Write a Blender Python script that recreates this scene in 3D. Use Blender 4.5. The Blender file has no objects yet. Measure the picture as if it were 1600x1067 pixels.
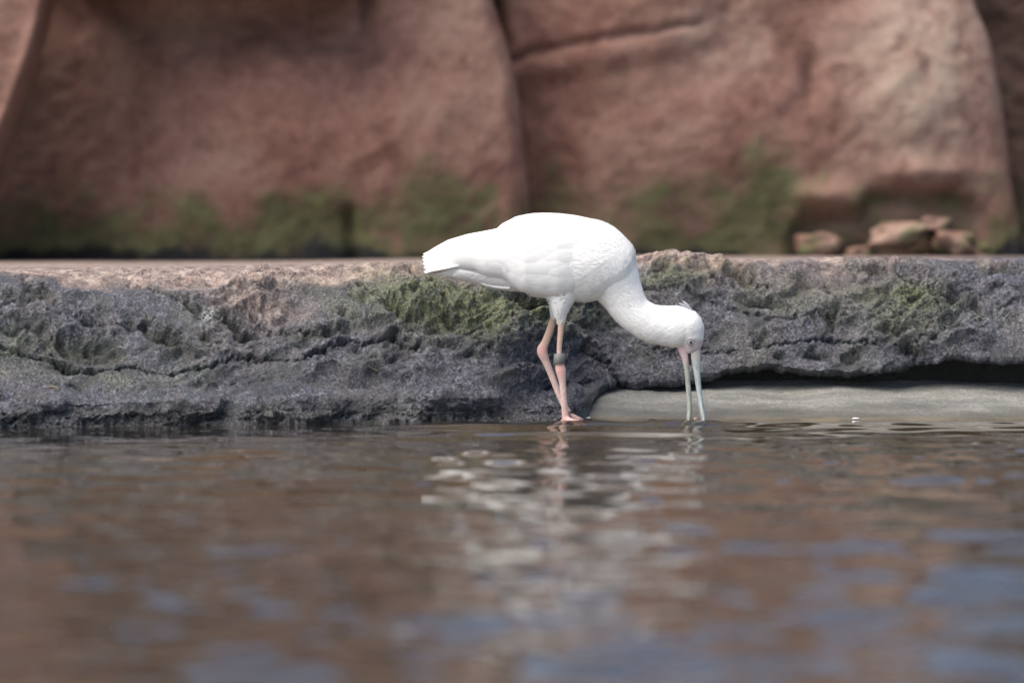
import bpy, bmesh, math, random
import numpy as np
from mathutils import Vector
from mathutils.bvhtree import BVHTree

random.seed(4)
rng = np.random.default_rng(7)
scene = bpy.context.scene
C = scene.collection
R = math.radians

# ------------------------------------------------------------------ camera, sky, sun, exposure
F = 5714.0            # focal length in photo pixels (1600 wide)
HOR = 380.0           # horizon row
EYE = 0.481           # lens height above the water
BD = 9.9              # distance of the bird
cam_d = bpy.data.cameras.new('camera')
cam = bpy.data.objects.new('camera', cam_d)
C.objects.link(cam)
cam.location = (0, 0, EYE)
cam.rotation_euler = (R(90), 0, 0)
cam_d.sensor_width = 36
cam_d.lens = F / 1600 * 36
cam_d.shift_y = -(533.5 - HOR) / 1600
cam_d.clip_end = 500
cam_d.dof.use_dof = True
cam_d.dof.focus_distance = BD + 0.1
cam_d.dof.aperture_fstop = 2.15
scene.camera = cam

SUN_EL, SUN_AZ = 58, -118      # azimuth measured from +Y (view direction) towards +X
world = bpy.data.worlds.new('World')
scene.world = world
world.use_nodes = True
wn = world.node_tree
sky = wn.nodes.new('ShaderNodeTexSky')
sky.sky_type = 'NISHITA'
sky.sun_disc = False
sky.sun_elevation = R(SUN_EL)
sky.sun_rotation = R(SUN_AZ)
sky.air_density = 0.9
sky.dust_density = 0.3
sky.ozone_density = 2.5
bg = wn.nodes['Background']
wn.links.new(sky.outputs[0], bg.inputs[0])
bg.inputs[1].default_value = 0.06
sun_d = bpy.data.lights.new('sun', 'SUN')
sun_d.energy = 3.0
sun_d.angle = R(68)
sun_d.color = (1.0, 0.91, 0.81)
sun = bpy.data.objects.new('sun', sun_d)
C.objects.link(sun)
sd = Vector((math.sin(R(SUN_AZ)) * math.cos(R(SUN_EL)), math.cos(R(SUN_AZ)) * math.cos(R(SUN_EL)), math.sin(R(SUN_EL))))
sun.rotation_euler = sd.to_track_quat('Z', 'Y').to_euler()
scene.view_settings.view_transform = 'Standard'
scene.view_settings.look = 'None'
scene.view_settings.gamma = 1
scene.view_settings.exposure = 1.33
scene.cycles.use_denoising = True
scene.cycles.max_bounces = 8
scene.cycles.transparent_max_bounces = 8


# ------------------------------------------------------------------ helpers
def P(px, py, d):
    return ((px - 800) * d / F, d, EYE - (py - HOR) * d / F)


def to_px(V):
    return 800 + V[..., 0] / V[..., 1] * F, HOR + (EYE - V[..., 2]) / V[..., 1] * F


def sstep(a, b, x):
    t = np.clip((x - a) / (b - a), 0, 1)
    return t * t * (3 - 2 * t)


PERM = rng.permutation(512)
GRAD = rng.normal(size=(512, 3))
GRAD /= np.linalg.norm(GRAD, axis=1)[:, None]


def gnoise(x, y, z):
    xi, yi, zi = np.floor(x).astype(int), np.floor(y).astype(int), np.floor(z).astype(int)
    xf, yf, zf = x - xi, y - yi, z - zi
    u, v, w = [t * t * t * (t * (t * 6 - 15) + 10) for t in (xf, yf, zf)]
    out = 0
    for dx in (0, 1):
        for dy in (0, 1):
            for dz in (0, 1):
                h = PERM[(PERM[(PERM[(xi + dx) & 511] + yi + dy) & 511] + zi + dz) & 511]
                g = GRAD[h]
                dot = g[..., 0] * (xf - dx) + g[..., 1] * (yf - dy) + g[..., 2] * (zf - dz)
                wt = (u if dx else 1 - u) * (v if dy else 1 - v) * (w if dz else 1 - w)
                out = out + wt * dot
    return out * 1.6


def fbm(x, y, z, f, octs=4, gain=0.5, ridged=False):
    s, a = 0, 1.0
    for k in range(octs):
        n = gnoise(x * f + 17.3 * k, y * f + 5.1 * k, z * f - 9.7 * k)
        if ridged:
            n = 0.5 - np.abs(n) * 1.4
        s = s + a * n
        f *= 2.03
        a *= gain
    return s


def worley(x, z, f, jitter=1.0):
    x, z = x * f, z * f
    xi, zi = np.floor(x).astype(int), np.floor(z).astype(int)
    best = np.full(x.shape, 9.0)
    for dx in (-1, 0, 1):
        for dz in (-1, 0, 1):
            h = PERM[(PERM[(xi + dx) & 511] + zi + dz) & 511]
            cx = xi + dx + 0.5 + 0.5 * jitter * GRAD[h, 0]
            cz = zi + dz + 0.5 + 0.5 * jitter * GRAD[h, 1]
            best = np.minimum(best, (x - cx) ** 2 + (z - cz) ** 2)
    return np.sqrt(best)


def seg_dist(px, py, pts):
    best = np.full(px.shape, 1e9)
    for (x0, y0), (x1, y1) in zip(pts[:-1], pts[1:]):
        dx, dy = x1 - x0, y1 - y0
        t = np.clip(((px - x0) * dx + (py - y0) * dy) / (dx * dx + dy * dy), 0, 1)
        best = np.minimum(best, np.hypot(px - x0 - t * dx, py - y0 - t * dy))
    return best


def blob(px, py, cx, cy, rx, ry, ang=0):
    c, s = math.cos(R(ang)), math.sin(R(ang))
    a = ((px - cx) * c + (py - cy) * s) / rx
    b = (-(px - cx) * s + (py - cy) * c) / ry
    return np.exp(-(a * a + b * b))


def tag(o, label=None, cat=None, group=None, kind=None):
    for k, v in (('label', label), ('category', cat), ('group', group), ('kind', kind)):
        if v:
            o[k] = v
    return o


def mesh_obj(name, me, mat=None, parent=None):
    o = bpy.data.objects.new(name, me)
    C.objects.link(o)
    if mat:
        me.materials.append(mat)
    if parent:
        o.parent = parent
    return o


def grid_mesh(name, V, flip=False, closed_v=False, smooth=True):
    """V: (rows, cols, 3) array of points -> quad mesh"""
    nr, nc = V.shape[:2]
    idx = np.arange(nr * nc).reshape(nr, nc)
    if closed_v:
        idx = np.concatenate([idx, idx[:, :1]], 1)
    a, b, c, d = idx[:-1, :-1], idx[:-1, 1:], idx[1:, 1:], idx[1:, :-1]
    q = np.stack([a, d, c, b] if flip else [a, b, c, d], -1).reshape(-1, 4)
    me = bpy.data.meshes.new(name)
    me.vertices.add(nr * nc)
    me.vertices.foreach_set('co', V.reshape(-1).astype(np.float32))
    me.loops.add(q.size)
    me.loops.foreach_set('vertex_index', q.reshape(-1).astype(np.int32))
    me.polygons.add(len(q))
    me.polygons.foreach_set('loop_start', np.arange(0, q.size, 4, dtype=np.int32))
    me.update(calc_edges=True)
    me.polygons.foreach_set('use_smooth', np.full(len(q), smooth))
    return me


def attr(me, name, chans):
    a = me.attributes.new(name, 'FLOAT_COLOR', 'POINT')
    n = len(me.vertices)
    arr = np.zeros((n, 4), np.float32)
    for k, c in enumerate(chans):
        arr[:, k] = np.clip(np.asarray(c).reshape(-1), 0, 1)
    a.data.foreach_set('color', arr.reshape(-1))


class NT:
    """small node-tree writer"""
    def __init__(self, name):
        self.m = bpy.data.materials.new(name)
        self.m.use_nodes = True
        self.t = self.m.node_tree
        self.b = self.t.nodes['Principled BSDF']
        self.out = self.t.nodes['Material Output']

    def n(self, typ, **kw):
        nd = self.t.nodes.new(typ)
        for k, v in kw.items():
            setattr(nd, k, v)
        return nd

    def set(self, sock, v):
        if hasattr(v, 'is_output'):
            self.t.links.new(v, sock)
        else:
            sock.default_value = v

    def coord(self):
        return self.n('ShaderNodeTexCoord').outputs['Object']

    def mapping(self, vec, scale, rot=(0, 0, 0)):
        m = self.n('ShaderNodeMapping')
        self.set(m.inputs['Vector'], vec)
        m.inputs['Scale'].default_value = scale
        m.inputs['Rotation'].default_value = rot
        return m.outputs[0]

    def noise(self, vec, scale, detail=5, rough=0.6, dist=0.0):
        nd = self.n('ShaderNodeTexNoise')
        self.set(nd.inputs['Vector'], vec)
        nd.inputs['Scale'].default_value = scale
        nd.inputs['Detail'].default_value = detail
        nd.inputs['Roughness'].default_value = rough
        nd.inputs['Distortion'].default_value = dist
        return nd.outputs['Fac']

    def rng(self, v, a, b, c=0.0, d=1.0):
        nd = self.n('ShaderNodeMapRange')
        self.set(nd.inputs[0], v)
        for k, x in enumerate((a, b, c, d)):
            nd.inputs[k + 1].default_value = x
        return nd.outputs[0]

    def math(self, op, a, b=0.0):
        nd = self.n('ShaderNodeMath', operation=op)
        self.set(nd.inputs[0], a)
        self.set(nd.inputs[1], b)
        return nd.outputs[0]

    def mix(self, fac, a, b):
        nd = self.n('ShaderNodeMix', data_type='RGBA')
        self.set(nd.inputs[0], fac)
        for s, v in ((nd.inputs[6], a), (nd.inputs[7], b)):
            if isinstance(v, tuple) and len(v) == 3:
                v = (*v, 1)
            self.set(s, v)
        return nd.outputs[2]

    def ramp(self, fac, stops):
        nd = self.n('ShaderNodeValToRGB')
        self.set(nd.inputs[0], fac)
        e = nd.color_ramp.elements
        while len(e) < len(stops):
            e.new(0.5)
        for el, (p, c) in zip(e, stops):
            el.position = p
            el.color = (*c, 1)
        return nd.outputs[0]

    def attr(self, name):
        nd = self.n('ShaderNodeAttribute', attribute_name=name)
        sp = self.n('ShaderNodeSeparateColor')
        self.t.links.new(nd.outputs['Color'], sp.inputs[0])
        return sp.outputs[0], sp.outputs[1], sp.outputs[2], nd.outputs['Alpha']

    def bump(self, h, strength, dist):
        nd = self.n('ShaderNodeBump')
        self.set(nd.inputs['Height'], h)
        nd.inputs['Strength'].default_value = strength
        nd.inputs['Distance'].default_value = dist
        self.t.links.new(nd.outputs[0], self.b.inputs['Normal'])
        return nd

    def base(self, col=None, rough=None, spec=None):
        if col is not None:
            self.set(self.b.inputs['Base Color'], (*col, 1) if isinstance(col, tuple) and len(col) == 3 else col)
        if rough is not None:
            self.set(self.b.inputs['Roughness'], rough)
        if spec is not None:
            self.set(self.b.inputs['Specular IOR Level'], spec)
        return self.m


# ------------------------------------------------------------------ materials of the setting
def mat_ledge():
    t = NT('wet_grey_rock')
    co = t.coord()
    moss, dust, algae_shade, white = t.attr('mask')
    big = t.noise(co, 5, 5, 0.6)
    mid = t.noise(co, 28, 6, 0.65)
    fine = t.noise(co, 150, 4, 0.65)
    grit = t.noise(co, 420, 3, 0.6)
    spot = t.noise(co, 75, 4, 0.7)
    grey = t.ramp(mid, [(0.28, (0.018, 0.020, 0.030)), (0.5, (0.050, 0.054, 0.079)), (0.72, (0.118, 0.119, 0.150))])
    grey = t.mix(t.rng(big, 0.45, 0.68, 0.0, 0.8), grey, (0.135, 0.115, 0.108))
    grey = t.mix(t.math('MULTIPLY', t.rng(fine, 0.53, 0.64), 0.7), grey, (0.22, 0.215, 0.225))
    grey = t.mix(t.math('MULTIPLY', t.rng(fine, 0.47, 0.37), 0.85), grey, (0.022, 0.022, 0.026))
    grey = t.mix(t.math('MULTIPLY', t.rng(spot, 0.53, 0.62), 0.62), grey, (0.27, 0.275, 0.33))
    grey = t.mix(t.math('MULTIPLY', t.rng(spot, 0.47, 0.38), 0.85), grey, (0.013, 0.013, 0.016))
    wetb = t.noise(t.mapping(co, (1, 1, 1.8)), 7, 4, 0.6, 0.5)
    grey = t.mix(t.math('MULTIPLY', t.rng(wetb, 0.50, 0.60), 0.6), grey, (0.018, 0.019, 0.023))
    dcol = t.ramp(mid, [(0.3, (0.32, 0.20, 0.155)), (0.52, (0.52, 0.38, 0.31)), (0.7, (0.68, 0.57, 0.49))])
    dcol = t.mix(t.math('MULTIPLY', t.rng(fine, 0.46, 0.36), 0.55), dcol, (0.12, 0.085, 0.075))
    dm = t.math('MULTIPLY', dust, t.rng(t.math('ADD', mid, t.math('MULTIPLY', fine, 0.6)), 0.55, 0.92, 0.15, 1.0))
    c = t.mix(dm, grey, dcol)
    mcol = t.ramp(fine, [(0.3, (0.035, 0.042, 0.02)), (0.5, (0.14, 0.165, 0.07)), (0.68, (0.29, 0.31, 0.16))])
    mm = t.math('MULTIPLY', moss, t.rng(t.math('ADD', mid, fine), 0.72, 1.15))
    c = t.mix(mm, c, mcol)
    tuft = t.noise(t.mapping(co, (1, 1, 0.6), (0, R(30), 0)), 95, 4, 0.65)
    am = t.math('MULTIPLY', algae_shade, t.rng(tuft, 0.56, 0.48, 0.1, 1.0))
    am = t.math('MAXIMUM', am, t.rng(algae_shade, 0.95, 1.0))
    c = t.mix(am, c, (0.021, 0.021, 0.019))  # algae along the waterline, painted shade in the undercut and hollows
    c = t.mix(t.math('MULTIPLY', white, t.rng(fine, 0.45, 0.6)), c, (0.75, 0.76, 0.80))
    spk = t.math('MULTIPLY', t.rng(grit, 0.735, 0.76), t.rng(mid, 0.5, 0.6))
    c = t.mix(spk, c, (0.7, 0.68, 0.64))
    rough = t.math('ADD', t.rng(mid, 0.3, 0.7, 0.20, 0.42), t.math('MULTIPLY', t.math('ADD', dust, moss), 0.25))
    h = t.math('ADD', t.math('MULTIPLY', fine, 1.0), t.math('MULTIPLY', grit, 0.45))
    t.bump(h, 1.0, 0.012)
    m = t.base(c, rough, 0.6)
    dry = t.math('MAXIMUM', t.math('MULTIPLY', dust, 1.2), t.math('MULTIPLY', moss, 0.8))
    t.set(t.b.inputs['Coat Weight'], t.rng(dry, 0.0, 0.8, 0.95, 0.05))
    t.b.inputs['Coat Roughness'].default_value = 0.11
    t.b.inputs['Coat IOR'].default_value = 1.45
    t.t.links.new(t.b.inputs['Normal'].links[0].from_socket, t.b.inputs['Coat Normal'])
    return m


def mat_sandstone():
    t = NT('red_sandstone')
    co = t.coord()
    moss, dark, pale, shade = t.attr('mask')
    big = t.noise(co, 1.6, 4, 0.6)
    mid = t.noise(co, 7, 6, 0.65, 0.4)
    fine = t.noise(co, 34, 5, 0.65)
    col = t.ramp(mid, [(0.28, (0.115, 0.057, 0.043)), (0.48, (0.205, 0.104, 0.080)), (0.72, (0.275, 0.155, 0.122))])
    col = t.mix(t.rng(big, 0.45, 0.68, 0, 0.6), col, (0.30, 0.20, 0.155))
    col = t.mix(t.math('MULTIPLY', t.rng(fine, 0.46, 0.34), 0.4), col, (0.10, 0.052, 0.038))
    col = t.mix(t.math('MULTIPLY', pale, t.rng(mid, 0.3, 0.6)), col, (0.42, 0.33, 0.26))
    col = t.mix(t.math('MULTIPLY', shade, 0.7), col, (0.075, 0.05, 0.038))  # shade painted into the colour of blocks in the cleft and recess
    mcol = t.ramp(mid, [(0.3, (0.038, 0.042, 0.020)), (0.55, (0.084, 0.092, 0.038)), (0.75, (0.14, 0.146, 0.068))])
    mm = t.rng(t.math('ADD', moss, t.math('MULTIPLY', t.math('SUBTRACT', mid, 0.5), 1.4)), 0.18, 0.72)
    col = t.mix(t.math('MULTIPLY', mm, 0.9), col, mcol)
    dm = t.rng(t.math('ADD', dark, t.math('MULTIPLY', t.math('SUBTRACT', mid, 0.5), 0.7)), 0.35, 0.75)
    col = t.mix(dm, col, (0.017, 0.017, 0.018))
    t.bump(t.math('ADD', mid, t.math('MULTIPLY', fine, 0.3)), 0.4, 0.025)
    return t.base(col, 0.85, 0.25)


def mat_bed():
    t = NT('wet_sand')
    co = t.coord()
    wet, shal, damp, _ = t.attr('mask')
    big = t.noise(t.mapping(co, (1, 2.5, 1)), 5, 5, 0.6)
    fine = t.noise(co, 130, 4, 0.7)
    grit = t.noise(co, 400, 2, 0.6)
    c = t.ramp(big, [(0.3, (0.15, 0.15, 0.142)), (0.5, (0.225, 0.222, 0.205)), (0.72, (0.32, 0.305, 0.27))])
    c = t.mix(t.math('MULTIPLY', t.rng(fine, 0.53, 0.43), 0.55), c, (0.08, 0.08, 0.078))
    c = t.mix(t.math('MULTIPLY', t.rng(fine, 0.56, 0.66), 0.35), c, (0.42, 0.41, 0.38))
    under = t.ramp(big, [(0.3, (0.07, 0.058, 0.044)), (0.55, (0.135, 0.115, 0.088)), (0.75, (0.20, 0.17, 0.13))])
    under = t.mix(t.math('MULTIPLY', shal, t.rng(big, 0.35, 0.6, 0.4, 1.0)), under, (0.22, 0.165, 0.085))
    c = t.mix(t.math('MULTIPLY', damp, 0.6), c, (0.085, 0.078, 0.062))
    stain = t.noise(t.mapping(co, (1, 1.6, 1)), 11, 5, 0.65, 0.6)
    c = t.mix(t.math('MULTIPLY', t.rng(stain, 0.52, 0.66), 0.55), c, (0.115, 0.125, 0.095))
    c = t.mix(wet, c, under)
    t.bump(t.math('ADD', fine, grit), 0.5, 0.004)
    return t.base(c, t.math('SUBTRACT', t.rng(big, 0.3, 0.7, 0.45, 0.7), t.math('MULTIPLY', damp, 0.25)), 0.45)


def mat_water():
    t = NT('pool_water')
    t.t.nodes.remove(t.b)
    fr = t.n('ShaderNodeFresnel')
    fr.inputs['IOR'].default_value = 1.333
    gl = t.n('ShaderNodeBsdfGlossy')
    gl.inputs['Roughness'].default_value = 0.012
    gl.inputs['Color'].default_value = (1, 1, 1, 1)
    tr = t.n('ShaderNodeBsdfTransparent')
    tr.inputs['Color'].default_value = (0.76, 0.72, 0.63, 1)
    df = t.n('ShaderNodeBsdfDiffuse')
    df.inputs['Color'].default_value = (0.055, 0.049, 0.045, 1)
    m1 = t.n('ShaderNodeMixShader')
    m1.inputs[0].default_value = 0.32
    t.t.links.new(tr.outputs[0], m1.inputs[1])
    t.t.links.new(df.outputs[0], m1.inputs[2])
    m2 = t.n('ShaderNodeMixShader')
    t.t.links.new(fr.outputs[0], m2.inputs[0])
    t.t.links.new(m1.outputs[0], m2.inputs[1])
    t.t.links.new(gl.outputs[0], m2.inputs[2])
    t.t.links.new(m2.outputs[0], t.out.inputs['Surface'])
    return t.m


M_LEDGE, M_STONE, M_BED, M_WATER = mat_ledge(), mat_sandstone(), mat_bed(), mat_water()

# ------------------------------------------------------------------ the setting: ground, water
def axis(dense0, dense1, step, far0, far1, n=14):
    a = np.arange(dense0, dense1 + 1e-6, step)
    k = np.linspace(0, 1, n + 1)[1:] ** 2.2
    lo = dense0 + (far0 - dense0) * k[::-1]
    hi = dense1 + (far1 - dense1) * k
    return np.concatenate([lo, a, hi])


def bed_height(x, d):
    z = np.where(d > 10.0, (d - 10.0) * 0.178, (d - 10.0) * 0.10)
    z = np.where(d < 9.2, -0.08 - (9.2 - d) * 0.30, z)
    return np.clip(z, -0.7, 0.16)


xs = axis(-2.2, 2.2, 0.02, -60, 60)
ys = axis(7.5, 11.3, 0.016, -40, 60)
X, Y = np.meshgrid(xs, ys)
Z = bed_height(X, Y)
near = np.exp(-np.maximum(0, np.abs(Y - 10) - 2) ** 2)
Z = Z + near * (0.010 * fbm(X, Y, 0 * X, 3.0, 3) + 0.0022 * fbm(X, Y, 0 * X, 30, 3))
Z = np.where(Y > 11.3, np.minimum(Z, 0.05), Z)
V = np.stack([X, Y, Z], -1)
me = grid_mesh('ground', V)
attr(me, 'mask', [1 - sstep(-0.012, 0.012, Z), sstep(-0.30, -0.05, Z), sstep(0.045, 0.004, Z + 0.016 * gnoise(X * 5, Y * 8, 0 * X))])
tag(mesh_obj('ground', me, M_BED), kind='structure')

# water: a sum of small travelling waves, calmer in the lee of the bank, rings round the bill and the legs
xs = axis(-1.8, 1.8, 0.0075, -14, 14)
ys = axis(3.4, 10.5, 0.0095, -10, 15.0)
X, Y = np.meshgrid(xs, ys)
shore = Y - np.interp(X, [-2, -1.35, -.5, .1], [-.55, -.38, -.12, 0])
calm = 1 - 0.55 * sstep(8.0, 9.5, shore + 0.12 * gnoise(X * 1.5, Y * 1.5, 0 * X))
Zl = np.zeros_like(X)
Zs = np.zeros_like(X)
for k in range(70):
    lam = 0.065 * (0.42 / 0.065) ** rng.random()
    th = rng.normal(0, 0.95) + R(80)
    kx, ky = math.cos(th) * 2 * math.pi / lam, math.sin(th) * 2 * math.pi / lam
    slope = 0.0131 * (1.0 if lam > 0.12 else 0.8)
    w = slope * lam / (2 * math.pi) * np.sin(kx * X + ky * Y + rng.random() * 6.283)
    if lam > 0.2:
        Zl += w
    else:
        Zs += w
gust = 0.75 + 0.55 * gnoise(X * 0.8 + 3, Y * 0.8, 0 * X + 2)
side = 1 + 0.12 * sstep(0.1, 1.0, X)
Z = (Zl * calm + Zs * calm * np.clip(gust, 0.2, 1.5) * (1 - 0.6 * sstep(8.6, 9.4, shore))) * side
near_bird = np.exp(-np.abs((X - 0.12) / 0.46) ** 4) * sstep(8.75, 9.15, Y) * sstep(9.92, 9.75, Y)
for lam, th, sl, ph in ((0.27, 87, .160, 0.4), (0.17, 94, .08, 2.0), (0.38, 80, .05, 4.0)):
    wob = gnoise(X * 1.7 + lam * 40, Y * 1.0, 0 * X + lam * 30) + 0.35 * gnoise(X * 4.5, Y * 2, 0 * X + lam * 10)
    Z += near_bird * sl * lam / 6.283 * np.sin(2 * math.pi / lam * (math.cos(R(th)) * X + math.sin(R(th)) * Y) + ph + 1.6 * wob)
bx, by, _ = P(1088, 657, BD)
lx, ly, _ = P(884, 656, BD)
for cx, cy, lam, amp, fall in ((bx, by, 0.13, 0.0030, 0.30), (lx, ly, 0.26, 0.0034, 0.45)):
    r = np.hypot(X - cx, Y - cy)
    Z += amp * np.sin(2 * math.pi * r / lam) * np.exp(-r / fall) * sstep(0, 0.05, r)
me = grid_mesh('water', np.stack([X, Y, Z], -1))
tag(mesh_obj('water', me, M_WATER), kind='structure')

# ------------------------------------------------------------------ the grey rock ledge
def interp(pts, x):
    pts = np.array(pts, float)
    return np.interp(x, pts[:, 0], pts[:, 1])


xs = axis(-1.62, 1.62, 0.0032, -3.6, 3.6, 40)
pxs = 800 + xs / 10.1 * F
lip_y = interp([(900, 600), (960, 596), (1030, 592), (1092, 587), (1152, 577), (1208, 570), (1264, 579), (1336, 583), (1420, 573), (1452, 561),
                (1520, 557), (1600, 556), (1800, 560)], pxs) + 7 + 3 * gnoise(pxs / 21, pxs * 0, pxs * 0) + 2 * gnoise(pxs / 7, pxs * 0, pxs * 0)
zl = EYE - (lip_y - HOR) * 10.36 / F
sf = sstep(770, 985, pxs)
su = sstep(880, 965, pxs)
one = np.ones_like(xs)
Lp = [(9.90, -.15), (9.912, -.012), (9.925, .02), (9.925, .042), (9.928, .062), (9.985, .105), (10.11, .24), (10.27, .355), (10.39, .402), (10.50, .413), (15.7, .405)]
Rp = [(10.52, -.1), (10.49, .05), (10.47, None), (10.385, None), (10.355, None), (10.37, None), (10.44, .28), (10.54, .385), (10.61, .428), (10.70, .434), (15.7, .425)]
dz = {2: 0.0, 3: -.002, 4: .014, 5: .06}
drift = np.interp(pxs, [-400, 0, 500, 820], [-.62, -.40, -.13, 0])
rise = np.interp(pxs, [0, 330, 640, 860], [0.0, 0.003, 0.014, 0.016])
bump_c = 0.012 * np.exp(-((pxs - 1065) / 55) ** 2) + 0.004 * np.exp(-((pxs - 985) / 30) ** 2)
D = np.zeros((11, len(xs)))
Zc = np.zeros((11, len(xs)))
for i in range(11):
    s = su if i <= 3 else sf
    dl, z0 = Lp[i]
    dr, z1 = Rp[i]
    z1 = zl + dz[i] if z1 is None else z1 * one
    zleft = z0 + (rise if i >= 7 else 0)
    D[i] = (1 - s) * (dl + (drift if i < 10 else 0)) + s * dr
    Zc[i] = (1 - s) * zleft + s * z1 + (bump_c if 7 <= i <= 9 else 0)
nrows = [8, 10, 34, 14, 16, 50, 52, 30, 16, 40]
rows = []
tc = np.arange(11)
for i in range(10):
    for k in range(nrows[i]):
        rows.append(i + (k / nrows[i]) ** (2.0 if i == 9 else 1.0))
rows.append(10.0)
rows = np.array(rows)


def catmull(A, t):
    i = np.clip(np.floor(t).astype(int), 0, 9)
    f = (t - i)[:, None]
    p0, p1, p2, p3 = A[np.clip(i - 1, 0, 10)], A[i], A[np.clip(i + 1, 0, 10)], A[np.clip(i + 2, 0, 10)]
    sm = 0.5 * (2 * p1 + (p2 - p0) * f + (2 * p0 - 5 * p1 + 4 * p2 - p3) * f ** 2 + (3 * p1 - p0 - 3 * p2 + p3) * f ** 3)
    lin = p1 + (p2 - p1) * f
    keep = ((t < 4) | (t > 8))[:, None]
    return np.where(keep, lin, sm)


Y0, Z0 = catmull(D, rows), catmull(Zc, rows)
X0 = np.broadcast_to(xs, Y0.shape)
V0 = np.stack([X0, Y0, Z0], -1)
du = np.gradient(V0, axis=1)
dv = np.gradient(V0, axis=0)
N = np.cross(du, dv)
N /= np.linalg.norm(N, axis=2)[..., None] + 1e-9
px, py = to_px(V0)
# diagonal bedding: strata fall from upper left to lower right
a = R(-24)
u = X0 * math.cos(a) + Z0 * 1.25 * -math.sin(a)
w = X0 * math.sin(a) + Z0 * 1.25 * math.cos(a)
q = Y0 * 0.6
warp = 0.05 * fbm(X0, Y0, Z0, 6, 3)
big = fbm(u * 0.6, q, w + warp, 4.2, 3)
strata = fbm(u * 0.55 + warp, q, w * 1.5 + warp, 8.5, 4, 0.55, True)
med = fbm(X0, Y0, Z0, 24, 4, 0.6)
fin = fbm(X0, Y0, Z0, 85, 3, 0.75)
lump = fbm(X0 + 0.01 * med, Y0, Z0, 42, 3, 0.6, True)
cells = worley(X0 + 0.02 * med, Z0 * 1.3 + 0.4 * Y0 + 0.02 * strata, 34)
pits = np.clip(fbm(X0 * 0.8, Y0, Z0 * 1.2, 60, 3, 0.65) - 0.28, 0, 1)
rough_zone = np.clip(0.35 + 0.9 * gnoise(u * 3.2 + 4, q, w * 4.5) + 0.8 * blob(px, py, 720, 480, 220, 60) + 0.5 * blob(px, py, 1060, 450, 120, 60)
                     + 0.5 * blob(px, py, 140, 520, 120, 50) + 0.5 * blob(px, py, 1450, 480, 150, 60), 0.12, 1.3)
smooth_zone = blob(px, py, 350, 600, 420, 26) + 0.7 * blob(px, py, 1260, 510, 120, 50)
rough_zone *= 1 - 0.6 * np.clip(smooth_zone, 0, 1)
rough_zone = np.maximum(rough_zone, 0.9 * sstep(636, 648, py) * sstep(860, 780, px))
folds = fbm(u * 0.42 + 1.6 * warp, q, w * 1.25 + 1.6 * warp, 6.0, 3, 0.5, True)
disp = 0.030 * big + 0.036 * folds * np.clip(rough_zone + 0.3, 0, 1.1) + 0.014 * strata * rough_zone + 0.0075 * med * rough_zone + 0.0026 * fin * (0.22 + 0.9 * rough_zone)
disp += 0.004 * (0.45 - cells) * rough_zone + 0.004 * lump * rough_zone
disp -= 0.018 * pits * rough_zone
# hollows: (px, py, half length, half width, angle, depth)
HOL = [(60, 462, 22, 6, 22, .022), (15, 470, 18, 5, 10, .018), (20, 515, 22, 7, 10, .025), (85, 530, 45, 12, 18, .03), (150, 545, 55, 14, 14, .04), (205, 505, 10, 9, 40, .02),
       (228, 505, 8, 12, -30, .022), (262, 527, 30, 7, 22, .036), (300, 482, 18, 5, 35, .03), (352, 505, 26, 6, 22, .036), (395, 522, 24, 7, 16, .034),
       (130, 503, 16, 4, 5, .015), (320, 530, 12, 4, 40, .018), (520, 525, 30, 7, -6, .03), (430, 517, 18, 4, 20, .02), (110, 572, 24, 5, 8, .02),
       (620, 500, 30, 7, 35, .035), (655, 470, 22, 5, 40, .03), (700, 505, 24, 6, 25, .025), (560, 470, 22, 5, 38, .022), (540, 500, 18, 6, 30, .022), (610, 535, 16, 6, -20, .03),
       (815, 475, 26, 7, 20, .03), (850, 482, 18, 6, 10, .022), (760, 470, 14, 4, 35, .02), (690, 545, 20, 5, 5, .018), (735, 560, 16, 4, 0, .015),
       (1035, 430, 22, 6, -25, .025), (1155, 435, 30, 9, 22, .04), (1190, 474, 30, 6, 12, .032), (1120, 445, 14, 5, 30, .02), (1300, 500, 10, 14, 20, .022),
       (1185, 530, 12, 14, 30, .024), (1275, 552, 18, 7, 10, .022), (1330, 555, 16, 8, -20, .022), (1425, 550, 22, 10, 12, .03), (1480, 460, 24, 9, 20, .026),
       (1560, 418, 34, 7, 5, .028), (1525, 478, 18, 6, 30, .022), (1545, 540, 16, 12, 35, .02), (1430, 470, 10, 8, 30, .018), (1350, 420, 30, 4, 5, .015),
       (1240, 440, 22, 5, 20, .018), (1390, 515, 20, 6, 15, .016), (1220, 555, 10, 6, 0, .015)]
wx, wy = px + 7 * med, py + 6 * fbm(X0, Y0, Z0, 26, 3)
hol = np.zeros_like(px)
for (cx, cy, rx, ry, an, dep) in HOL:
    b = blob(wx, wy, cx, cy, rx, ry, an)
    disp -= (1.35 if rx < 40 else 0.75) * dep * b
    disp += (0.4 if rx < 40 else 0.15) * dep * blob(wx, wy, cx, cy - 1.9 * ry, rx * 1.1, ry * 1.1, an)   # brow above the hollow
    hol = np.maximum(hol, b)
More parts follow.
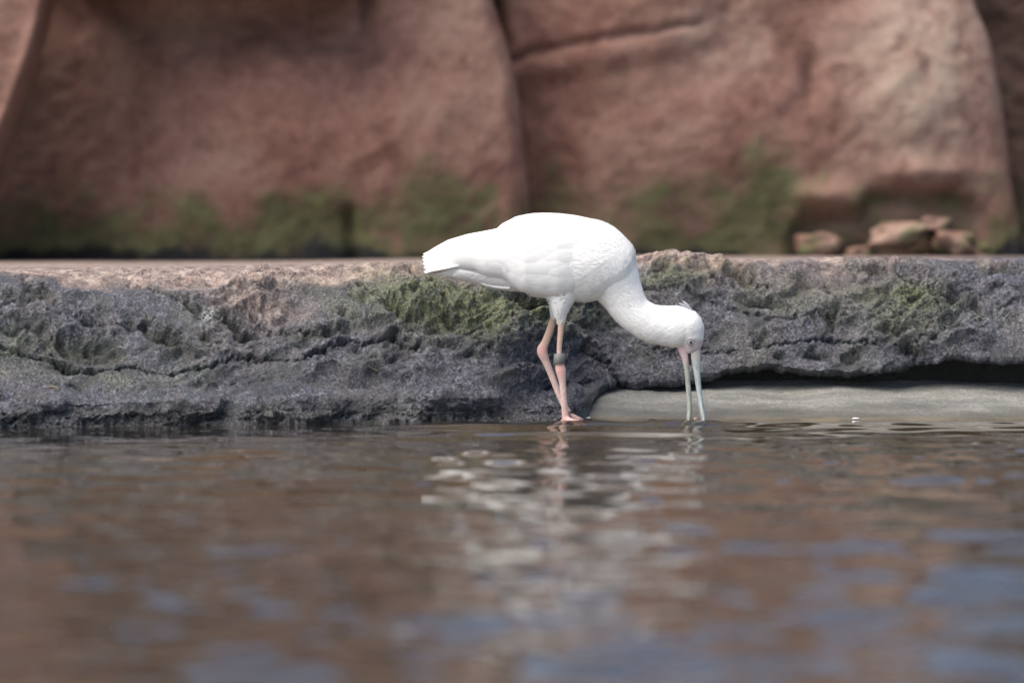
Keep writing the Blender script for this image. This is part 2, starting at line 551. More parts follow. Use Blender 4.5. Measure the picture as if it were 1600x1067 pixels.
# cracks
wx, wy = px + 4 * fin, py + 5 * fbm(X0, Y0, Z0, 50, 3)
CR = [([(0, 546), (60, 556), (130, 575), (213, 566), (240, 576), (266, 582), (300, 577), (329, 574), (350, 562), (395, 559), (430, 565), (469, 572), (483, 558), (505, 551),
        (528, 544), (545, 544), (561, 552), (594, 541), (620, 544), (642, 551), (655, 546)], 2.0, .030),
      ([(478, 560), (506, 553)], 4.0, .045),
      ([(885, 500), (896, 520), (915, 540), (919, 556), (948, 569), (951, 585), (965, 597)], 2.2, .035),
      ([(640, 420), (665, 445), (690, 470), (700, 495)], 2.0, .02), ([(1120, 425), (1160, 448), (1200, 452)], 2.5, .025),
      ([(1290, 440), (1310, 480), (1300, 510)], 1.8, .015),
      ([(0, 482), (60, 472), (140, 500), (190, 512), (240, 503)], 1.8, .018), ([(380, 478), (430, 515), (470, 526), (530, 520)], 1.8, .018), ([(560, 450), (600, 478), (640, 505), (700, 520), (770, 545)], 2.0, .02),
      ([(1000, 462), (1060, 458), (1110, 474), (1200, 500), (1270, 492), (1330, 494)], 1.8, .018), ([(1180, 540), (1300, 528), (1420, 545), (1480, 512), (1540, 498), (1600, 470)], 2.0, .02),
      ([(60, 600), (200, 608), (380, 598), (520, 606), (660, 592)], 1.5, .008), ([(1400, 430), (1440, 448), (1500, 452), (1570, 440)], 1.8, .018), ([(1000, 540), (1080, 552), (1150, 548)], 1.5, .012),
      ([(200, 450), (270, 470), (330, 500), (400, 525)], 2.0, .02)]
for pts, wd, dep in CR:
    s = seg_dist(wx, wy, pts)
    disp -= dep * np.exp(-(s / wd) ** 2)
# keep the crest of the far top and the underside calm
amp = np.where(rows[:, None] > 8, 1 - 0.90 * sstep(8.0, 8.9, rows)[:, None], 1.0)
amp = amp * (0.25 + 0.75 * np.maximum(sstep(2.0, 4.0, rows)[:, None], 1 - su[None, :]))
amp = amp * (1 - 0.5 * sstep(7.2, 8.2, rows)[:, None])
V1 = V0 + N * (disp * amp)[..., None]
me = grid_mesh('rock_ledge', V1)
nn = fbm(X0, Y0, Z0, 7, 4)
moss = 1.15 * blob(px, py, 725, 490, 95, 38, 8) + .8 * blob(px, py, 620, 465, 110, 40) + .7 * blob(px, py, 860, 490, 90, 28) + .75 * blob(px, py, 1050, 440, 75, 18, -12) \
    + .9 * blob(px, py, 1420, 460, 85, 28, 10) + .7 * blob(px, py, 1400, 500, 60, 30, 20) + .45 * blob(px, py, 30, 540, 90, 26) + .3 * blob(px, py, 1230, 480, 90, 30) \
    + .35 * blob(px, py, 150, 590, 160, 16) + .35 * hol + .25 * nn
dust = 1.0 - sstep(4, 34, py - interp([(0, 412), (60, 420), (150, 436), (280, 446), (400, 438), (560, 418), (640, 415), (900, 402), (1000, 408), (1100, 410), (1250, 396), (1450, 388), (1600, 382)], px) + 16 * nn)
dust = np.maximum(dust, .75 * blob(px, py, 390, 470, 90, 24, 12)) + .35 * blob(px, py, 620, 440, 120, 22) + .35 * blob(px, py, 1120, 425, 110, 22) + .2 * blob(px, py, 1300, 440, 140, 30)
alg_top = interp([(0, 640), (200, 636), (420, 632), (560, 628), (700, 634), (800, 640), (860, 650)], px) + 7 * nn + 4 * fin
algae_shade = sstep(-2, 7, py - alg_top) * (1 - sstep(800, 880, px)) * (rows[:, None] < 8)
algae_shade = 0.94 * algae_shade
algae_shade = np.maximum(algae_shade, (rows[:, None] < 3.4) * sstep(.3, .7, su)[None, :])  # black of the undercut on the right, painted in as shade
algae_shade = np.maximum(algae_shade, .8 * hol * sstep(0.2, 0.8, hol))  # hollows darkened, shade painted into the recesses
white = 1.3 * blob(px, py, 322, 494, 9, 9, 30) + .5 * blob(px, py, 335, 503, 7, 4)
attr(me, 'mask', [moss, dust, algae_shade, white])
led = mesh_obj('rock_ledge', me, M_LEDGE)
tag(led, 'long low grey mossy rock ledge running along the edge of the pool behind the bird', 'rock ledge')
ledge_bvh = None


# ------------------------------------------------------------------ the red sandstone wall, block by block
def slab(name, label, d, left, right, top_z, bot_z=0.30, thick=0.5, edge=0.12, amp=0.05, seed=0, carve=None, masks=None, lean=0.0, step=0.016):
    zs = np.arange(bot_z, top_z + 1e-6, step)
    rowpy = HOR + (EYE - zs) / d * F
    xl = (interp(sorted(left), rowpy) - 800) * d / F
    xr = (interp(sorted(right), rowpy) - 800) * d / F
    wid = float(np.max(xr - xl))
    nc = max(12, int(wid / step))
    ut = np.linspace(0, 1, nc)
    # finer columns close to both edges
    ut = 0.5 - 0.5 * np.cos(np.pi * ut) * (0.25 + 0.75 * np.abs(np.cos(np.pi * ut)) ** 0.3)
    ut = (ut - ut[0]) / (ut[-1] - ut[0])
    ut = np.sort(0.6 * ut + 0.4 * np.linspace(0, 1, nc))
    Xf = xl[:, None] + (xr - xl)[:, None] * ut[None]
    Zf = np.broadcast_to(zs[:, None], Xf.shape).copy()
    e = np.minimum(Xf - xl[:, None], xr[:, None] - Xf)
    e = np.minimum(e, (top_z - Zf))
    k = 1 - np.clip(e / edge, 0, 1)
    Yf = d + edge * (1 - np.sqrt(np.clip(1 - k ** 2.4, 0, 1))) + lean * (Zf - bot_z)
    sx = seed * 7.7
    wgt = np.clip(e / 0.05, 0.15, 1)
    h = amp * fbm(Xf + sx, Yf, Zf, 1.5, 4) + 0.35 * amp * fbm(Xf + sx, Yf, Zf, 6.5, 4, 0.6, True) + 0.05 * amp * fbm(Xf, Yf, Zf + sx, 40, 2)
    Yf = Yf - h * wgt
    ppx, ppy = 800 + Xf / Yf * F, HOR + (EYE - Zf) / Yf * F
    if carve:
        Yf = Yf - carve(ppx, ppy, Xf, Zf)
    # returns to the back on both sides
    ks = np.array([1.0, 0.6, 0.3])
    Ls = np.stack([np.broadcast_to(xl[:, None] + 0.02 * ks, (len(zs), 3)), Yf[:, :1] + thick * ks, Zf[:, :3]], -1)
    Rs = np.stack([np.broadcast_to(xr[:, None] - 0.02 * ks[::-1], (len(zs), 3)), Yf[:, -1:] + thick * ks[::-1], Zf[:, :3]], -1)
    V = np.concatenate([Ls, np.stack([Xf, Yf, Zf], -1), Rs], 1)
    topr = V[-1].copy()
    topr[:, 1] = np.maximum(topr[:, 1], d + thick)
    topm = V[-1].copy()
    topm[:, 1] += 0.4 * (topr[:, 1] - topm[:, 1])
    V = np.concatenate([V, topm[None], topr[None]], 0)
    me = grid_mesh(name, V)
    ppx, ppy = to_px(V)
    n1 = fbm(V[..., 0] + sx, V[..., 1], V[..., 2], 3.2, 4)
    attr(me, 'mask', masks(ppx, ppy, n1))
    o = mesh_obj(name, me, M_STONE)
    return tag(o, label, 'rock')


def base_masks(pale=None, shade=None, mossy=1.0, hi=None):
    def f(px, py, n):
        n2 = gnoise(px / 34, py / 60, 0 * px) + 0.6 * gnoise(px / 13, py / 22, 0 * px + 4)
        moss = mossy * (0.80 * sstep(235, 400, py + 85 * n + 15 * n2) - 0.06)
        if hi:
            for (cx, cy, rx, ry, s) in hi:
                moss = moss + s * blob(px, py, cx, cy, rx, ry)
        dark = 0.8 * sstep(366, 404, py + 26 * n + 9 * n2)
        pl = pale(px, py) if pale else 0 * px
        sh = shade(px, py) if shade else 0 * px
        return [moss, dark, pl, sh]
    return f


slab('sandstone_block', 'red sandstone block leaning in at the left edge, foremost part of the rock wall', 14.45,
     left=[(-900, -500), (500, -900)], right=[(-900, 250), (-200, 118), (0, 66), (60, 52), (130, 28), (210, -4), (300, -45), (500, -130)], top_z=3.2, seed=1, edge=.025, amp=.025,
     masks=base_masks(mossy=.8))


def carve_mid(px, py, x, z):
    g = -0.09 * sstep(95, 5, py + 14 * gnoise(px / 50, py / 50, 0 * px)) * sstep(610, 480, px)          # recess under the brow
    g = g - 0.10 * np.exp(-((px - 572) / 10) ** 2) * sstep(60, 0, py)
    g = g + 0.10 * blob(px, py, 690, 230, 160, 170) + 0.06 * blob(px, py, 440, 170, 150, 110)
    g = g - 0.34 * sstep(360, 40, px) ** 1.4                                            # falls back into the cleft on its left
    g = g - 0.06 * np.exp(-(seg_dist(px, py, [(545, 330), (552, 405)]) / 9) ** 2)
    return g


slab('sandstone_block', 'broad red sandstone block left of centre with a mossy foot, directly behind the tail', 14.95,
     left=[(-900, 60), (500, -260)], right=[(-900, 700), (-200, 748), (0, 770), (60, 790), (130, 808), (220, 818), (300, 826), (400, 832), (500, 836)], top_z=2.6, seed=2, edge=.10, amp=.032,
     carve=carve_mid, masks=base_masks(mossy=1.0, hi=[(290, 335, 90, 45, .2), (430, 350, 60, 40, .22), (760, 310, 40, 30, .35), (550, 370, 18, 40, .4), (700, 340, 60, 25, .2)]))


def carve_right(px, py, x, z):
    s = seg_dist(px + 6 * gnoise(px / 40, py / 40, 0 * px), py + 6 * gnoise(px / 30, py / 30, 0 * px + 3), [(790, 92), (850, 78), (930, 64), (1000, 52), (1080, 40), (1110, 30)])
    wdt = 7 - 3 * sstep(1000, 1110, px)
    g = -0.04 * np.exp(-(s / wdt) ** 2) * sstep(1130, 1060, px)
    g = g + 0.05 * sstep(60, 20, py - (40 - (px - 1080) * .18)) * sstep(1140, 1060, px)     # the part above the crack stands a little proud
    g = g - 0.14 * sstep(960, 800, px)
    g = g + 0.10 * blob(px, py, 1440, 130, 120, 160) + 0.07 * blob(px, py, 1060, 200, 150, 120)
    g = g - 0.05 * np.exp(-((px - 1268) / 14) ** 2) * sstep(60, 110, py) * sstep(190, 140, py)
    # broken hollow at the foot on the right, with an overhanging lip above it
    lip = 9 * gnoise(px / 23, py * 0, 0 * px) + 6 * gnoise(px / 9, py * 0, 0 * px + 2) + interp([(1200, 395), (1235, 345), (1260, 330), (1340, 322), (1350, 296), (1420, 288), (1500, 296), (1560, 330)], px)
    g = g - 0.065 * sstep(-8, 26, py - lip) * sstep(1215, 1260, px) * sstep(1570, 1500, px)
    g = g + 0.06 * blob(px, py, 1290, 305, 50, 18) + 0.06 * blob(px, py, 1440, 270, 80, 20)
    return g


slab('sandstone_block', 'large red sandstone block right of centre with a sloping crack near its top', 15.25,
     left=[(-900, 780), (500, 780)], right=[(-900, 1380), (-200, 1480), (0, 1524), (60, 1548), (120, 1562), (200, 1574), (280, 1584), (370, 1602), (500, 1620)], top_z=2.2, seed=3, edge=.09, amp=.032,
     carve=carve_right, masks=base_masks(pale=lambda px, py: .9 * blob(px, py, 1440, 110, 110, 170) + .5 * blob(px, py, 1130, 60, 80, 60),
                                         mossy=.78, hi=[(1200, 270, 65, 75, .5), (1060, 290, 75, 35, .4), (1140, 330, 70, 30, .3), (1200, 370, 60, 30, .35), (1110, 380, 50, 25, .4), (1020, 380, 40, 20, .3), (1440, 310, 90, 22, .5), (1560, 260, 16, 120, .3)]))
slab('sandstone_block', 'rock darkened by painted shade in the cleft at the far right edge', 16.05,
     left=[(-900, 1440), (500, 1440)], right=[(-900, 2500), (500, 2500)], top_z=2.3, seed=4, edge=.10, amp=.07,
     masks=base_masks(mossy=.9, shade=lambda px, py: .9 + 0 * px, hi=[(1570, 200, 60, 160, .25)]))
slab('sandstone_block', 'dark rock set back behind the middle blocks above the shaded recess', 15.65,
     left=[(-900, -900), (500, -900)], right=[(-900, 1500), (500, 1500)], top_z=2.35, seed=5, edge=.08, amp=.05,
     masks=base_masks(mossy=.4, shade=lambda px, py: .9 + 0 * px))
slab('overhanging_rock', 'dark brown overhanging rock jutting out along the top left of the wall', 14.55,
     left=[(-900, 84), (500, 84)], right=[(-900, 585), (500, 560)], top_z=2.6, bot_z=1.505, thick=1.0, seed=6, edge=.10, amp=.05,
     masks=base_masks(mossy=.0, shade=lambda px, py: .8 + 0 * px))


def stone(label, cx, cy, d, rx, ry, rz, pale, seed):
    bm = bmesh.new()
    bmesh.ops.create_icosphere(bm, subdivisions=4, radius=1)
    co = np.array([v.co[:] for v in bm.verts])
    co = np.sign(co) * np.abs(co) ** 0.6                      # blocky
    n = fbm(co[:, 0] + seed * 3.1, co[:, 1], co[:, 2], 1.1, 4)
    co *= (1 + 0.30 * n)[:, None]
    co[:, 0] += 0.25 * co[:, 2] * math.sin(seed * 2.1)
    c = np.array(P(cx, cy, d))
    k = d / F
    co = co * np.array([rx * k * .85, ry * k, rz * k * .74])
    for v, p in zip(bm.verts, co):
        v.co = p
    for f in bm.faces:
        f.smooth = True
    me = bpy.data.meshes.new('stone')
    bm.to_mesh(me)
    bm.free()
    nn = fbm(co[:, 0], co[:, 1], co[:, 2] + seed, 9, 3)
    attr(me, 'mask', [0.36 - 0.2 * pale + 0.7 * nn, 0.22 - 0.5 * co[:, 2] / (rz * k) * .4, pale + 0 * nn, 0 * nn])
    o = mesh_obj('stone', me, M_STONE)
    o.location = c
    return tag(o, label, 'stone', 'loose stones at the foot of the rock wall')


for args in [('pale pinkish square stone in the hollow at the foot of the wall, largest there', 1402, 368, 15.12, 48, 40, 26, .45, 1),
             ('small reddish stone under the lip at the left end of the hollow', 1282, 384, 15.15, 40, 40, 26, .1, 2),
             ('reddish stone to the right of the pale square stone', 1490, 380, 15.16, 34, 36, 24, .1, 3),
             ('low dull stone wedged between the pale square stone and the small reddish stone', 1338, 396, 15.14, 26, 30, 14, .1, 4),
             ('small brown stone at the right end of the hollow', 1536, 392, 15.18, 20, 30, 20, .1, 5),
             ('upper brown stone lying behind and above the reddish stone', 1462, 352, 15.26, 30, 30, 16, .2, 6)]:
    stone(*args)

# ------------------------------------------------------------------ the spoonbill
K = BD / F


def B(px, py, y=0.0):
    """photo pixel -> point at the bird's distance, y metres away from its midplane (negative = towards us)"""
    return np.array([(px - 800) * K, BD + y, EYE - (py - HOR) * K])


def loft(secs, n=24, cap=True, power=2.0):
    """secs: (px, py, r_in_plane_px, half width in metres[, y]) -> verts, faces; sections follow the polyline"""
    pts = [B(s[0], s[1], s[4] if len(s) > 4 else 0) for s in secs]
    verts, faces = [], []
    for i, s in enumerate(secs):
        t = pts[min(i + 1, len(pts) - 1)] - pts[max(i - 1, 0)]
        t /= np.linalg.norm(t)
        side = np.array([0, 1.0, 0])
        side = side - t * side.dot(t)
        side /= np.linalg.norm(side)
        up = np.cross(t, side)
        for k in range(n):
            a = 2 * math.pi * k / n
            ca, sa = math.cos(a), math.sin(a)
            ca, sa = math.copysign(abs(ca) ** (2 / power), ca), math.copysign(abs(sa) ** (2 / power), sa)
            verts.append(pts[i] + up * ca * s[2] * K + side * sa * s[3])
    for i in range(len(secs) - 1):
        for k in range(n):
            faces.append((i * n + k, i * n + (k + 1) % n, (i + 1) * n + (k + 1) % n, (i + 1) * n + k))
    if cap:
        faces.append(tuple(range(n))[::-1])
        faces.append(tuple((len(secs) - 1) * n + k for k in range(n)))
    return verts, faces


def resample(secs, m=6):
    """smooth the section list with Catmull-Rom"""
    A = np.array([list(s) + [0] * (5 - len(s)) for s in secs], float)
    out = []
    for i in range(len(A) - 1):
        p0, p1, p2, p3 = A[max(i - 1, 0)], A[i], A[i + 1], A[min(i + 2, len(A) - 1)]
        for k in range(m):
            f = k / m
            v = 0.5 * (2 * p1 + (p2 - p0) * f + (2 * p0 - 5 * p1 + 4 * p2 - p3) * f ** 2 + (3 * p1 - p0 - 3 * p2 + p3) * f ** 3)
            v[2:4] = np.maximum(v[2:4], 1e-4)
            out.append(tuple(v))
    out.append(tuple(A[-1]))
    return out


def ellipsoid(c, r, n=20):
    verts, faces = [], []
    for i in range(n + 1):
        t = math.pi * i / n
        for k in range(2 * n):
            p = math.pi * k / n
            verts.append(c + np.array([r[0] * math.sin(t) * math.cos(p), r[1] * math.sin(t) * math.sin(p), r[2] * math.cos(t)]))
    for i in range(n):
        for k in range(2 * n):
            faces.append((i * 2 * n + k, i * 2 * n + (k + 1) % (2 * n), (i + 1) * 2 * n + (k + 1) % (2 * n), (i + 1) * 2 * n + k))
    return verts, faces


def join(shapes):
    V, Fc = [], []
    for v, f in shapes:
        o = len(V)
        V += [tuple(p) for p in v]
        Fc += [tuple(i + o for i in q) for q in f]
    return V, Fc


def mesh_from(name, V, Fc, smooth=True):
    me = bpy.data.meshes.new(name)
    me.from_pydata([tuple(v) for v in V], [], Fc)
    me.validate()
    bm = bmesh.new()
    bm.from_mesh(me)
    bmesh.ops.recalc_face_normals(bm, faces=bm.faces)
    bm.to_mesh(me)
    bm.free()
    me.polygons.foreach_set('use_smooth', np.full(len(me.polygons), smooth))
    return me


NY, FY = -0.030, 0.030       # near and far leg planes
torso = resample([(684, 426, 4, .012), (712, 425, 12, .03), (745, 417, 29, .05), (785, 410, 46, .07), (820, 400, 63, .084), (858, 400, 67, .090), (898, 404, 67, .090),
                  (932, 411, 64, .086), (958, 420, 52, .076), (975, 430, 36, .06), (985, 436, 14, .03)])
neck = resample([(905, 396, 56, .07), (932, 406, 56, .074), (954, 430, 46, .066), (971, 459, 35, .052), (988, 486, 29.5, .044), (1012, 503, 30, .043), (1038, 509, 31.5, .043),
                 (1058, 511, 33.5, .044), (1070, 515, 30, .041), (1080, 519, 20, .032), (1086, 521, 8, .015)])
head = resample([(1071, 494, 8, .018), (1073, 503, 18, .032), (1076, 513, 24.5, .041), (1078.5, 525, 22, .036), (1079.5, 534, 19, .030), (1079.5, 542, 16.5, .023), (1079.5, 548, 14, .017), (1080, 552, 9, .011)])
thigh_n = resample([(880, 440, 30, .035, NY), (877, 468, 20, .028, NY), (876, 485, 12.5, .02, NY), (877, 496, 8, .012, NY), (877, 504, 5.0, .008, NY)])
thigh_f = resample([(878, 440, 28, .035, FY), (872, 470, 17, .026, FY), (868, 488, 9, .016, FY), (866, 500, 6.0, .009, FY)])
leg_n = resample([(877, 490, 5, .0078, NY), (876, 515, 4.9, .0075, NY), (874, 540, 4.4, .0072, NY), (873.5, 560, 4.6, .0078, NY), (874.5, 570, 7.4, .0105, NY), (876, 578, 8.2, .012, NY),
                  (877.5, 587, 7.2, .0105, NY), (879, 600, 5.6, .008, NY), (881, 625, 5.2, .0076, NY), (883, 645, 5.6, .008, NY), (884, 655, 6.2, .009, NY), (884, 662, 5, .008, NY)])
leg_f = resample([(867, 490, 5.5, .0085, FY), (860, 515, 6.2, .0085, FY), (852, 536, 6.6, .0085, FY), (847.5, 546, 8.4, .0115, FY), (849, 555, 8.0, .0115, FY), (854, 567, 6.2, .0085, FY),
                  (864, 592, 5.4, .0076, FY), (876, 622, 5.2, .0076, FY - .006), (885, 640, 5.6, .008, FY - .012), (889, 650, 6.6, .009, FY - .014), (890, 660, 5, .008, FY - .014)])


def toe(x0, y0, yy0, x1, y1, yy1):
    return loft(resample([(x0, y0, 4.6, .008, yy0), ((x0 + x1) / 2, (y0 + y1) / 2 - 1.0, 3.9, .0065, (yy0 + yy1) / 2), (x1 - .15 * (x1 - x0), y1 - .5, 3.2, .0055, yy1), (x1, y1 + 1, 1.5, .003, yy1)], 4), 14)


toes = [toe(884, 654, NY, 907, 664, NY - .05), toe(884, 654, NY, 918, 664, NY - .01), toe(884, 655, NY, 872, 664, NY + .03), toe(883, 654, NY, 899, 664, NY + .02),
        toe(889, 649, FY - .014, 908, 656.5, FY - .02), toe(889, 650, FY - .014, 918, 661, FY + .01), toe(889, 650, FY - .014, 871, 656.5, FY - .006), toe(889, 650, FY - .014, 905, 660, FY + .03)]
V, Fc = join([loft(torso, 40), loft(neck, 32), loft(head, 32), ellipsoid(B(1071, 507), (25.5 * K, .042, 25.5 * K)), ellipsoid(B(1075.5, 509), (23.5 * K, .0425, 23 * K)), loft(thigh_n), loft(thigh_f), loft(leg_n), loft(leg_f)] + toes)
raw = mesh_obj('raw', mesh_from('raw', V, Fc))
mod = raw.modifiers.new('r', 'REMESH')
mod.mode = 'VOXEL'
mod.voxel_size = 0.0021
mod = raw.modifiers.new('s', 'SMOOTH')
mod.factor = 0.5
mod.iterations = 14
dg = bpy.context.evaluated_depsgraph_get()
body_me = bpy.data.meshes.new_from_object(raw.evaluated_get(dg))
bpy.data.objects.remove(raw)
body_me.name = 'body'
body_me.polygons.foreach_set('use_smooth', np.ones(len(body_me.polygons), bool))
co = np.zeros(len(body_me.vertices) * 3, np.float32)
body_me.vertices.foreach_get('co', co)
co = co.reshape(-1, 3).astype(float)
bpx, bpy_ = 800 + co[:, 0] / K, HOR + (EYE - co[:, 2]) / K
nz = fbm(co[:, 0], co[:, 1], co[:, 2], 60, 3)
legs = sstep(499, 503, bpy_ + 4 * nz) * (bpx < 925) * (bpx > 830) * (co[:, 1] < BD)
legs = np.maximum(legs, sstep(492, 497, bpy_ + 4 * nz) * (bpx < 925) * (bpx > 830) * (co[:, 1] >= BD))
line = np.interp(bpx, [1055, 1063, 1070, 1080, 1090, 1104], [552, 543, 536, 526, 529, 534])
face = sstep(-1.5, 1.5, bpy_ - line + 2 * nz) * (bpx > 1050)
joint = blob(bpx, bpy_, 876, 577, 10, 12) + blob(bpx, bpy_, 848, 549, 10, 12) * (bpx < 862) + .5 * (bpy_ > 640) * (bpx < 930)
tibia = (bpx < 930) * sstep(560, 530, bpy_)
attr(body_me, 'mask', [legs, face, joint, tibia])
# plumage unevenness: soft, lying feathers
fl = np.clip(1 - legs - face, 0, 1)
nrm = np.zeros(len(body_me.vertices) * 3, np.float32)
body_me.vertices.foreach_get('normal', nrm)
nrm = nrm.reshape(-1, 3)
ua = co[:, 0] * .80 + co[:, 2] * .60
ub = -co[:, 0] * .60 + co[:, 2] * .80
tuft = 0.0014 * fbm(ua * .5, co[:, 1], ub, 15, 2) + 0.0005 * fbm(ua * .22, co[:, 1], ub, 75, 2)
co2 = co + nrm * (tuft * fl)[:, None]
body_me.vertices.foreach_set('co', co2.astype(np.float32).reshape(-1))
body_me.update()


def mat_plumage():
    t = NT('white_plumage')
    co = t.coord()
    leg, face, joint, tib = t.attr('mask')
    n1 = t.noise(t.mapping(co, (18, 60, 60), (0, R(38), 0)), 1.6, 5, 0.6, 0.5)
    n2 = t.noise(t.mapping(co, (40, 160, 160), (0, R(38), 0)), 1.5, 4, 0.6)
    c = t.ramp(n1, [(0.3, (0.80, 0.77, 0.72)), (0.6, (0.86, 0.85, 0.83))])
    n3 = t.noise(co, 170, 4, 0.6)
    lc = t.ramp(n3, [(0.3, (0.48, 0.32, 0.28)), (0.7, (0.66, 0.50, 0.45))])
    lc = t.mix(t.math('MULTIPLY', tib, 0.75), lc, (0.52, 0.36, 0.26))
    lc = t.mix(t.math('MULTIPLY', joint, 0.8), lc, (0.66, 0.34, 0.31))
    c = t.mix(leg, c, lc)
    fc = t.ramp(n2, [(0.3, (0.52, 0.42, 0.41)), (0.7, (0.70, 0.60, 0.58))])
    c = t.mix(face, c, fc)
    vo = t.n('ShaderNodeTexVoronoi')
    t.set(vo.inputs['Vector'], t.mapping(co, (1, 1, .75)))
    vo.inputs['Scale'].default_value = 240
    t.bump(t.math('ADD', t.math('ADD', n1, t.math('MULTIPLY', n2, 0.35)), t.math('MULTIPLY', leg, t.math('MULTIPLY', vo.outputs['Distance'], 1.1))), 0.24, 0.004)
    m = t.base(c, 0.7, 0.2)
    t.b.inputs['Sheen Weight'].default_value = 0.15
    return m


def mat_feather():
    t = NT('white_feather')
    co = t.coord()
    barb = t.noise(t.mapping(co, (12, 80, 220)), 2.0, 4, 0.6, 0.3)
    c = t.ramp(barb, [(0.3, (0.80, 0.78, 0.74)), (0.65, (0.86, 0.855, 0.84))])
    t.bump(barb, 0.14, 0.003)
    m = t.base(c, 0.65, 0.2)
    return m


def mat_plain(name, c1, c2, scale, rough, spec=0.4, bump=0.2):
    t = NT(name)
    co = t.coord()
    n = t.noise(co, scale, 4, 0.6)
    t.bump(n, bump, 0.002)
    return t.base(t.mix(t.rng(n, 0.35, 0.65), c1, c2), rough, spec)


M_PLUME, M_FEATHER = mat_plumage(), mat_feather()
M_PLUME_F = mat_plain('small_white_feather', (0.82, 0.80, 0.76), (0.86, 0.85, 0.83), 40, .7, .2, 0)
root = bpy.data.objects.new('spoonbill', None)
C.objects.link(root)
root.location = tuple(B(884, 656))
root.empty_display_size = 0.2
bpy.context.view_layer.update()
inv = root.matrix_world.inverted()
tag(root, 'white wading spoonbill with its open bill dipped into the pool', 'bird')


def part(name, me, mat, parent=None):
    o = mesh_obj(name, me, mat)
    o.parent = parent or root
    if parent is None:
        o.matrix_parent_inverse = inv
    return o


part('body', body_me, M_PLUME)
body_bvh = BVHTree.FromPolygons([v[:] for v in co2], [tuple(p.vertices) for p in body_me.polygons])

# small contour feathers lying over breast, back, neck and thighs
SPINE = [(690, 424), (745, 417), (820, 403), (900, 405), (940, 415), (958, 440), (975, 465), (990, 487), (1012, 503), (1040, 509), (1062, 512), (1077, 520), (1080, 545)]
SP = np.array(SPINE, float)


def flow(x, y):
    best, bt = 1e9, None
    for p, q in zip(SP[:-1], SP[1:]):
        t = max(0, min(1, ((x - p[0]) * (q[0] - p[0]) + (y - p[1]) * (q[1] - p[1])) / ((q - p) ** 2).sum()))
        d = math.hypot(x - p[0] - t * (q[0] - p[0]), y - p[1] - t * (q[1] - p[1]))
        if d < best:
            best, bt = d, (p - q) / np.hypot(*(p - q))
    return np.array([bt[0], 0, -bt[1]])


fV, fF, fN = [], [], []
rf = random.Random(21)
polys = [p for p in body_me.polygons]
areas = np.array([p.area for p in polys])
pick = np.searchsorted(np.cumsum(areas) / areas.sum(), np.sort(np.random.default_rng(3).random(9000)))
legface = legs + face
for pi in pick:
    p = polys[int(pi)]
    if legface[p.vertices[0]] > .02:
        continue
    c, nn_ = co2[p.vertices[0]], nrm[p.vertices[0]]
    x, y = bpx[p.vertices[0]], bpy_[p.vertices[0]]
    t = flow(x, y) if not (y > 470 and 850 < x < 900) else np.array([-.15, 0, -1.0])
    t = t + np.array([rf.gauss(0, .16), rf.gauss(0, .10), rf.gauss(0, .16) - .12])
    t = t - nn_ * t.dot(nn_)
    t /= np.linalg.norm(t) + 1e-9
    sd = np.cross(nn_, t)
    hd = max(0, min(1, (x - 960) / 90))
    L = rf.uniform(.014, .022) * (1 - .45 * hd)
    W = L * rf.uniform(.13, .20)
    lift = rf.uniform(.0002, .0008) * (.2 if x < 945 else .4)
    o = len(fV)
    for f, w, h in ((0, .5, -.0012), (.45, 1, .3), (.8, .75, .75), (1, .12, 1.0)):
        hh = h if h < 0 else h * lift
        for s_ in (-1, 1):
            fV.append(tuple(c + t * L * f + sd * W * w * s_ + nn_ * hh))
            nv = nn_ * (1 + .0 * f) + t * .10 + sd * s_ * .22
            fN.append(tuple(nv / np.linalg.norm(nv)))
    fF += [(o + 2 * k + 2, o + 2 * k + 3, o + 2 * k + 1, o + 2 * k) for k in range(3)]
me = bpy.data.meshes.new('contour_feathers')
me.from_pydata(fV, [], fF)
me.polygons.foreach_set('use_smooth', np.ones(len(me.polygons), bool))
me.normals_split_custom_set_from_vertices(fN)
tag(part('contour_feathers', me, M_PLUME_F), kind='stuff')

# wings: a shell proud of the flank on each side, then rows of feathers laid over it
W_TOP = [(664, 396), (680, 386), (700, 375), (730, 366), (768, 359), (777, 357), (784, 350), (808, 338), (840, 335), (880, 341), (915, 349), (940, 362), (958, 382), (966, 402)]
W_BOT = [(664, 424), (690, 423), (715, 420), (740, 424), (758, 431), (790, 437), (798, 446), (815, 456), (843, 462), (872, 464), (895, 460), (925, 448), (950, 430), (966, 408)]
W_C = [(664, .006), (700, .010), (760, .028), (820, .042), (870, .041), (900, .034), (930, .016), (966, -.02)]
W_T = [(664, .010), (700, .024), (760, .042), (820, .052), (880, .054), (930, .052), (966, .028)]


def wing_y(x, y):
    tp, bt = np.interp(x, *zip(*W_TOP)), np.interp(x, *zip(*W_BOT))
    zc, h = (tp + bt) / 2, np.maximum((bt - tp) / 2, 1)
    s = np.clip(1 - np.abs((y - zc) / h) ** 2.3, 0, 1)
    return np.interp(x, *zip(*W_C)) + np.interp(x, *zip(*W_T)) * np.sqrt(s)


def W_UP(x):
    return np.interp(x, *zip(*W_TOP)) + 3


def torso_y(x, y):
    h = body_bvh.ray_cast(Vector(B(x, y, -.4)), Vector((0, 1, 0)))[0]
    return BD - h.y if h else -1.0


